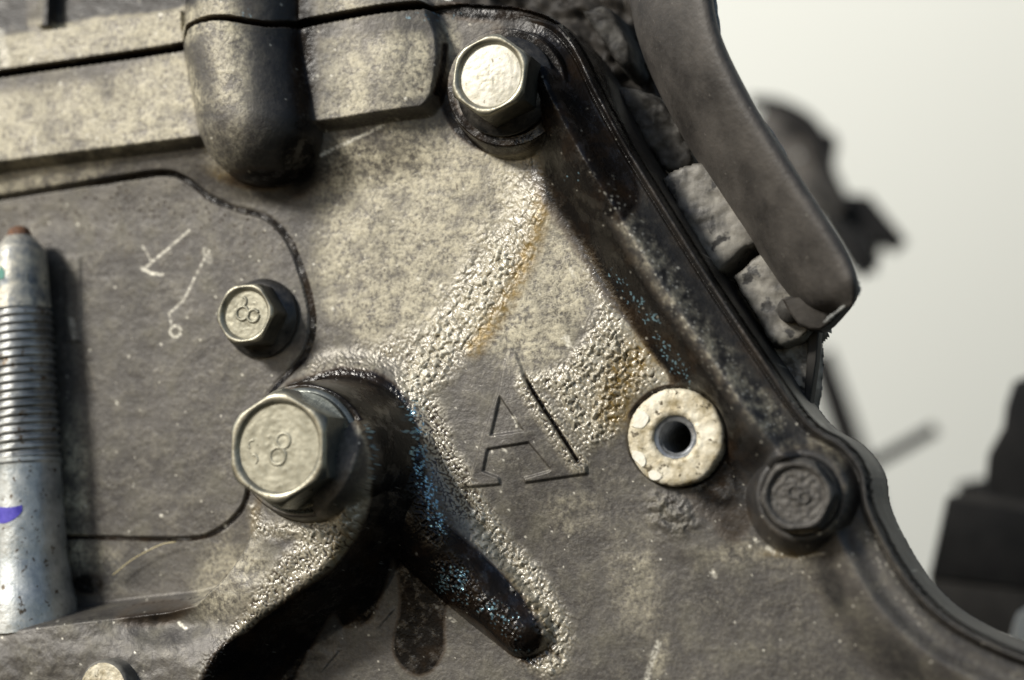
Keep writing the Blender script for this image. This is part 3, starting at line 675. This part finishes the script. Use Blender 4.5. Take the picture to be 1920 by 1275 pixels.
# ------------------------------------------------------------------ stud
st = bpy.data.objects.new('threaded_stud', None); C.objects.link(st); st.parent = engine
p_top = unproj(np.array(36.), np.array(432.), 62); p_bot = unproj(np.array(58.), np.array(1180.), 62)
st['label'] = 'silvery threaded stud with rusty tip and violet ink mark'
st.location = p_bot
ax = Vector(p_top - p_bot); Ls = ax.length / K; st.rotation_mode = 'QUATERNION'; st.rotation_quaternion = ax.to_track_quat('Z', 'Y')
def lathe_z(name, prof, n=96, fn=None):
    th = np.linspace(0, 2 * np.pi, n, endpoint=False); rows = []
    for r, z in prof:
        rr = r + (fn(th, z) if fn else 0)
        rows.append(np.stack([rr * np.cos(th), rr * np.sin(th), np.full(n, float(z))], -1))
    return grid_mesh(name, np.array(rows) * K, True)
def yz(y): return Ls * (1180 - y) / (1180 - 432)
rt = lambda y: np.interp(y, [480, 590, 870, 950, 1050, 1100, 1130, 1180], [53, 60, 68, 71, 76, 83, 90, 93])
tip = [(0.5, yz(424)), (10, yz(425)), (20, yz(430)), (26, yz(444))]
o = obj('stud_tip', lathe_z('stud_tip', tip[::-1] if False else tip, fn=lambda t, z: 1.2 * noise(4 * np.cos(t), 4 * np.sin(t) + z / 9, 8)), M['rust'], st, 'rusty tip')
obj('stud_end', lathe_z('stud_end', [(26, yz(444)), (30, yz(447)), (44, yz(462)), (51, yz(472)), (54, yz(484)), (56, yz(530)), (60, yz(586))]), M['stud_end'], st)
prof = [(rt(y) - 1.0, yz(y)) for y in np.arange(586, 872, 1.1)]
def thr_fn(t, z):
    ph = (z / 17.0 - t / (2 * np.pi)) % 1.0
    w = np.abs(ph - 0.5) * 2
    return 4.4 * (ss(0.15, 0.75, w) - 0.5) + 0.5 * noise(np.cos(t) * 5 + z / 14, np.sin(t) * 5, 6)
obj('screw_thread', lathe_z('screw_thread', prof, 120, thr_fn), M['thread'], st)
obj('shank', lathe_z('shank', [(rt(y) + (2.5 if y < 878 else 0), yz(y)) for y in list(range(868, 880, 2)) + list(range(880, 1185, 8))], fn=lambda t, z: 0.6 * noise(np.cos(t) * 3, np.sin(t) * 3 + z / 40, 5)), M['zinc'], st)
# ink mark and teal fleck: thin shells on the shank
def shell(name, mat, ya, yb, ta, tb, off, shape):
    rows = []; nn = 26
    for i in range(13):
        f = i / 12; r_ = []
        for j in range(nn):
            g = j / (nn - 1); t = ta + (tb - ta) * g
            yy = shape(f, g, ya, yb); z = yz(yy); rr = float(rt(yy)) + off
            r_.append((rr * math.cos(t), rr * math.sin(t), z))
        rows.append(r_)
    return obj(name, grid_mesh(name, np.array(rows) * K), mat, st)
# direction towards the camera in the stud's frame
inv = st.rotation_quaternion.inverted(); cd = inv @ Vector(CDIR); tc = math.atan2(cd.y, cd.x)
shell('ink_mark', M['ink'], 948, 982, tc - 0.88, tc + 0.14, 1.0, lambda f, g, a, b: a + 8 * g + (b - a - (10 * g)) * f * (0.30 + 0.7 * math.sin(math.pi * min(1, g * 0.93 + 0.06)) ** 0.5) + 6 * (1 - (2 * g - 1) ** 2))
shell('paint_fleck', M['teal'], 512, 536, tc - 0.62, tc - 0.30, 1.2, lambda f, g, a, b: a + (b - a) * (f * (0.4 + 0.6 * math.sin(math.pi * g))) + 5 * math.sin(g * 9))

# round post at the lower left
lp = bpy.data.objects.new('dowel_post', None); C.objects.link(lp); lp.parent = engine; lp.location = unproj(np.array(196.), np.array(1290.), 190); lp['label'] = 'pale round post end at the bottom edge'
obj('post_end', disc_face('post_end', 47, 6, 1.6, 5), M['collar'], lp)
o = obj('post_side', ring_mesh('post_side', [(56, -60, 0), (53, -6, 0), (52, 0, 0), (50, 4, 0), (47, 6, 0)]), M['rough_cast'], lp)

# loose fibre on the plate edge
def tube(name, pts, r, mat, parent=None, label=None, m=8):
    P = [Vector(p) for p in pts]; rows = []
    for i, p in enumerate(P):
        t = (P[min(i + 1, len(P) - 1)] - P[max(i - 1, 0)]).normalized()
        a = t.cross(Vector((0.3, 1, 0.2))).normalized(); b = t.cross(a)
        ri = r[i] if hasattr(r, '__len__') else r
        rows.append([tuple(p + (a * math.cos(2 * math.pi * j / m) + b * math.sin(2 * math.pi * j / m)) * ri * K) for j in range(m)])
    me = grid_mesh(name, np.array(rows), True)
    b = bmesh.new(); b.from_mesh(me); b.verts.ensure_lookup_table()
    b.faces.new([b.verts[j] for j in range(m)]); b.faces.new([b.verts[(len(P) - 1) * m + j] for j in range(m)])
    return obj(name, b, mat, parent, label)
hp = catmull([(212, 1078), (250, 1048), (300, 1022), (330, 1016)], 6)
fib = tube('fibre', [unproj(x, y, 20) for x, y in hp], 1.1, M['hair']); fib['label'] = 'thin yellowish fibre lying between the stud and the leg'; fib['category'] = 'fibre'

# ------------------------------------------------------------------ castings behind the cover on the right
def prism(name, pts, h, depth, mat, parent=None, label=None, bev=6, smooth_pts=0, tilt=None, segs=3):
    P = np.array(pts, float)
    if smooth_pts: P = catmull(list(pts) + [pts[0]], smooth_pts)[:-1]
    hs = np.full(len(P), float(h)) if tilt is None else h + tilt[0] * (P[:, 0] - P[:, 0].mean()) + tilt[1] * (P[:, 1] - P[:, 1].mean())
    W = unproj(P[:, 0], P[:, 1], hs)
    b = bmesh.new(); f = [b.verts.new(Vector(w)) for w in W]; g = [b.verts.new(Vector(w) + Vector((0, depth * K, 0))) for w in W]
    m = len(P); b.faces.new(f); b.faces.new(g[::-1])
    for i in range(m): b.faces.new((f[i], f[(i + 1) % m], g[(i + 1) % m], g[i]))
    bmesh.ops.recalc_face_normals(b, faces=b.faces)
    fe = [e for e in b.edges if e.verts[0] in f and e.verts[1] in f] if False else [e for e in b.edges if all(v in set(f) for v in e.verts)]
    if bev: bmesh.ops.bevel(b, geom=fe, offset=bev * K, segments=segs, affect='EDGES', profile=0.6, clamp_overlap=True)
    o = obj(name, b, mat, parent, label); auto_sharp(o, 32); return o
def sweep(name, path, h0, tilt, thick, mat, parent=None, label=None, m=36, power=0.75):
    """path: (u, v, half width); the section is a rounded bar whose left side lies deeper by tilt"""
    p = catmull(path, 6); rows = []
    for i in range(len(p)):
        a = p[max(i - 1, 0)]; b = p[min(i + 1, len(p) - 1)]; t = b[:2] - a[:2]; t /= np.linalg.norm(t); nn = np.array([t[1], -t[0]])
        w = p[i, 2]; f = 1.0
        row = []
        for j in range(m):
            s = 2 * math.pi * j / m; cx = math.copysign(abs(math.cos(s)) ** power, math.cos(s)); cy = math.copysign(abs(math.sin(s)) ** power, math.sin(s))
            q = p[i, :2] + nn * w * cx
            row.append(unproj(q[0], q[1], h0 + tilt * cx + thick * cy * min(1, w / 60)))
        rows.append(row)
    me = grid_mesh(name, np.array(rows), True); b = bmesh.new(); b.from_mesh(me); b.verts.ensure_lookup_table()
    b.faces.new([b.verts[j] for j in range(m)]); b.faces.new([b.verts[(len(p) - 1) * m + j] for j in range(m)])
    return obj(name, b, mat, parent, label)
def patch(name, pts, h, bulge, rough, mat, parent=None, label=None, step=4.0, thick=120, edge_w=16, seed=0, detail=0.8):
    """a lumpy cast block: domed front face, rounded shoulders falling away to its thickness"""
    P = catmull(BP(list(pts) + [pts[0]], h), 4)[:-1]
    lo = P.min(0) - 8; hi = P.max(0) + 8
    X, Y = np.meshgrid(np.arange(lo[0], hi[0], step), np.arange(lo[1], hi[1], step))
    sd = spoly(X, Y, P) + 3 * noise(X / 22, Y / 22, 400 + seed)
    hh = h + bulge * np.sqrt(np.clip(sd / edge_w, 0, 1) * (2 - np.clip(sd / edge_w, 0, 1))) + rough * fbm(X / 38, Y / 38, 4, 410 + seed) + detail * noise(X / 11, Y / 11, 420 + seed)
    hh = hh - thick * ss(3, -6, sd)
    W = unproj(X, Y, 0.0); W[..., 1] = -hh * K
    k = sd > -8; a_ = np.arange(X.size).reshape(X.shape)
    Q_ = np.stack([a_[:-1, :-1], a_[1:, :-1], a_[1:, 1:], a_[:-1, 1:]], -1).reshape(-1, 4)
    Q_ = Q_[k.ravel()[Q_].all(1)]; used_, inv_ = np.unique(Q_, return_inverse=True)
    return obj(name, raw_mesh(name, W.reshape(-1, 3)[used_], inv_.reshape(Q_.shape)), mat, parent, label)
patch('rear_casting', [(860, -120), (1270, -120), (1275, 60), (1300, 230), (1390, 420), (1500, 620), (1440, 690), (1250, 420), (1110, 200), (980, 60), (850, 20)], -260, 30, 40, M['dark_cast'], engine, 'soot black casting behind the cover', step=6)
patch('rear_block', [(1240, 335), (1290, 308), (1350, 320), (1440, 440), (1400, 468), (1352, 512), (1320, 480)], -60, 14, 5, M['rough_cast'], engine, 'pale mottled block between the rim and the arm', seed=1)
patch('rear_block', [(1372, 520), (1450, 462), (1510, 530), (1535, 600), (1500, 640), (1450, 650), (1420, 600)], -80, 14, 5, M['rough_cast'], engine, 'cream stained block under the arm tip', seed=2)
patch('casting_tab', [(1440, 660), (1470, 640), (1522, 632), (1526, 700), (1512, 775), (1480, 730)], -120, 10, 12, M['rough_cast'], engine, 'pale tab below the arm tip', seed=3, edge_w=14, step=2.0, thick=60)
prism('gasket_strip', [(1516, 600), (1538, 596), (1530, 680), (1518, 762), (1506, 762), (1512, 680)], -100, 40, M['grey_plastic'], engine, None, 4)
patch('casting_web', [(1150, 160), (1250, 190), (1310, 300), (1260, 330), (1210, 270)], -150, 30, 20, M['soot_grey'], engine, None, seed=4)
patch('casting_web', [(1090, 20), (1150, 20), (1190, 110), (1170, 130), (1130, 80)], -130, 20, 12, M['soot_grey'], engine, None, seed=5, edge_w=14)
arm = bpy.data.objects.new('support_arm', None); C.objects.link(arm); arm.parent = engine; arm['label'] = 'smooth brownish grey arm with a flaky sharp edge, crossing behind the rim'
sweep('arm_bar', [(1248, -120, 78), (1259, 0, 78), (1284, 98, 75), (1343, 218, 74), (1412, 328, 73), (1479, 430, 72), (1530, 506, 70), (1561, 555, 56), (1576, 584, 28)], -20, 70, 80, M['bracket'], arm)
ep = catmull([(1330, -120), (1338, 0), (1352, 95), (1402, 185), (1462, 275), (1520, 375), (1565, 450), (1600, 515), (1610, 540), (1600, 560), (1570, 585), (1545, 605)], 8)
rim_w = [3.5 + 3.0 * float(noise(np.array(i * 0.9), np.array(0.3), 5)) + (3 if i < 20 else 0) for i in range(len(ep))]
tube('arm_edge', [unproj(x, y, 45) for x, y in ep], rim_w, M['bracket_rim'], arm)
prism('arm_foot', [(1465, 560), (1540, 550), (1596, 540), (1598, 556), (1572, 590), (1538, 618), (1495, 606)], -20, 50, M['dark_cast'], arm, 'oil black foot of the arm', 14, 2)
tube('bolt_stub', [unproj(1482, 580, -45), unproj(1484, 590, -160)], 24, M['soot_grey'], engine, 'blurred bolt end beside the arm', 20)

# ------------------------------------------------------------------ out of focus things farther back
g = thing('hose_clamp', 'blurred dark clamp with a grey hose behind the upper arm', 'hose clamp', unproj(1490., 290., -3300))
def under(o, e):
    o.parent = e; o.matrix_parent_inverse = Matrix.Translation(e.location).inverted(); return o
under(sweep('hose', [(1425, 215, 34), (1455, 235, 42), (1505, 300, 46), (1560, 400, 42)], -3300, 0, 45, M['bracket']), g)
under(sweep('clamp_band', [(1405, 190, 12), (1465, 202, 16), (1520, 240, 20), (1545, 300, 18), (1550, 370, 22)], -3150, 0, 40, M['plastic']), g)
under(prism('clamp_lug', [(1500, 235), (1560, 245), (1566, 262), (1552, 330), (1512, 300)], -3180, 80, M['dark_cast'], None, None, 30), g)
b = bmesh.new(); bmesh.ops.create_uvsphere(b, u_segments=20, v_segments=12, radius=9 * K)  # bead added to stand in for a blurred pale reflection
o = obj('glint_bead', b, M['zinc']); o.location = unproj(1498., 292., -3000); 
under(o, g); 
g2 = thing('wiring_connector', 'blurred black connector block sticking out behind the arm tip', 'connector', unproj(1610., 430., -3000))
under(prism('connector_body', [(1540, 360), (1630, 365), (1692, 440), (1668, 462), (1640, 450), (1632, 500), (1590, 500), (1540, 420)], -3000, 160, M['plastic'], None, None, 10), g2)
under(prism('connector_latch', [(1560, 400), (1620, 440), (1645, 480), (1612, 516), (1580, 470)], -2250, 90, M['plastic'], None, None, 8), g2)
under(prism('connector_step', [(1500, 340), (1560, 330), (1590, 380), (1560, 420)], -2925, 120, M['grey_plastic'], None, None, 10), g2)
g3 = thing('bent_strap', 'blurred dark curved strap with a thin rod pointing up right', 'strap', unproj(1600., 800., -4500))
under(sweep('strap_band', [(1535, 660, 24), (1562, 740, 26), (1590, 820, 26), (1620, 900, 22), (1640, 980, 20)], -4500, 0, 30, M['plastic']), g3)
under(tube('rod', [unproj(1610., 882., -3600), unproj(1680., 845., -3600), unproj(1755., 803., -3600)], 24, M['plastic']), g3)
g4 = thing('black_plug', 'blurred stepped black plastic plug at the right edge', 'plug', unproj(1850., 960., -1750))
under(prism('plug_cap', [(1880, 800), (1885, 760), (1900, 715), (1960, 690), (2050, 690), (2050, 960), (1842, 940), (1852, 850)], -1800, 200, M['plastic'], None, None, 14), g4)
under(prism('plug_collar', [(1795, 905), (1845, 895), (1850, 960), (1790, 940)], -2850, 120, M['plastic'], None, None, 10), g4)
under(prism('plug_body', [(1774, 932), (1860, 945), (2050, 985), (2050, 1120), (1740, 1085)], -1700, 300, M['plastic'], None, None, 10), g4)
under(prism('plug_shoulder', [(1778, 928), (1830, 925), (2050, 965), (2050, 990), (1780, 942)], -1720, 180, M['grey_plastic'], None, None, 6), g4)
under(prism('plug_skirt', [(1742, 1078), (1800, 1090), (2050, 1112), (2050, 1240), (1900, 1200), (1790, 1180), (1745, 1130)], -1710, 160, M['grey_plastic'], None, None, 14), g4)
g5 = prism('white_cable_end', [(1908, 1150), (2000, 1110), (2000, 1240), (1912, 1230), (1896, 1190)], -1300, 80, M['chip'], None, None, 8, 2)
g5['label'] = 'small white lump at the right edge below the black plug'; g5['category'] = 'lump'

# ------------------------------------------------------------------ backdrop sheet, bent away towards its foot so that it dims there
rows = []
for z in np.linspace(1.3, -1.5, 57):
    r_ = []
    for x in np.linspace(-1.8, 2.4, 85):
        q = 0.6 * (x + 0.2) - 0.8 * (z - 0.26); qc = min(max(q, 0.0), 0.7)
        r_.append((x, 0.75 + 0.60 * qc * qc + 1.20 * 0.7 * max(q - 0.7, 0), z))
    rows.append(r_)
bd = obj('backdrop_wall', grid_mesh('backdrop_wall', np.array(rows)), M['wall']); bd['kind'] = 'structure'
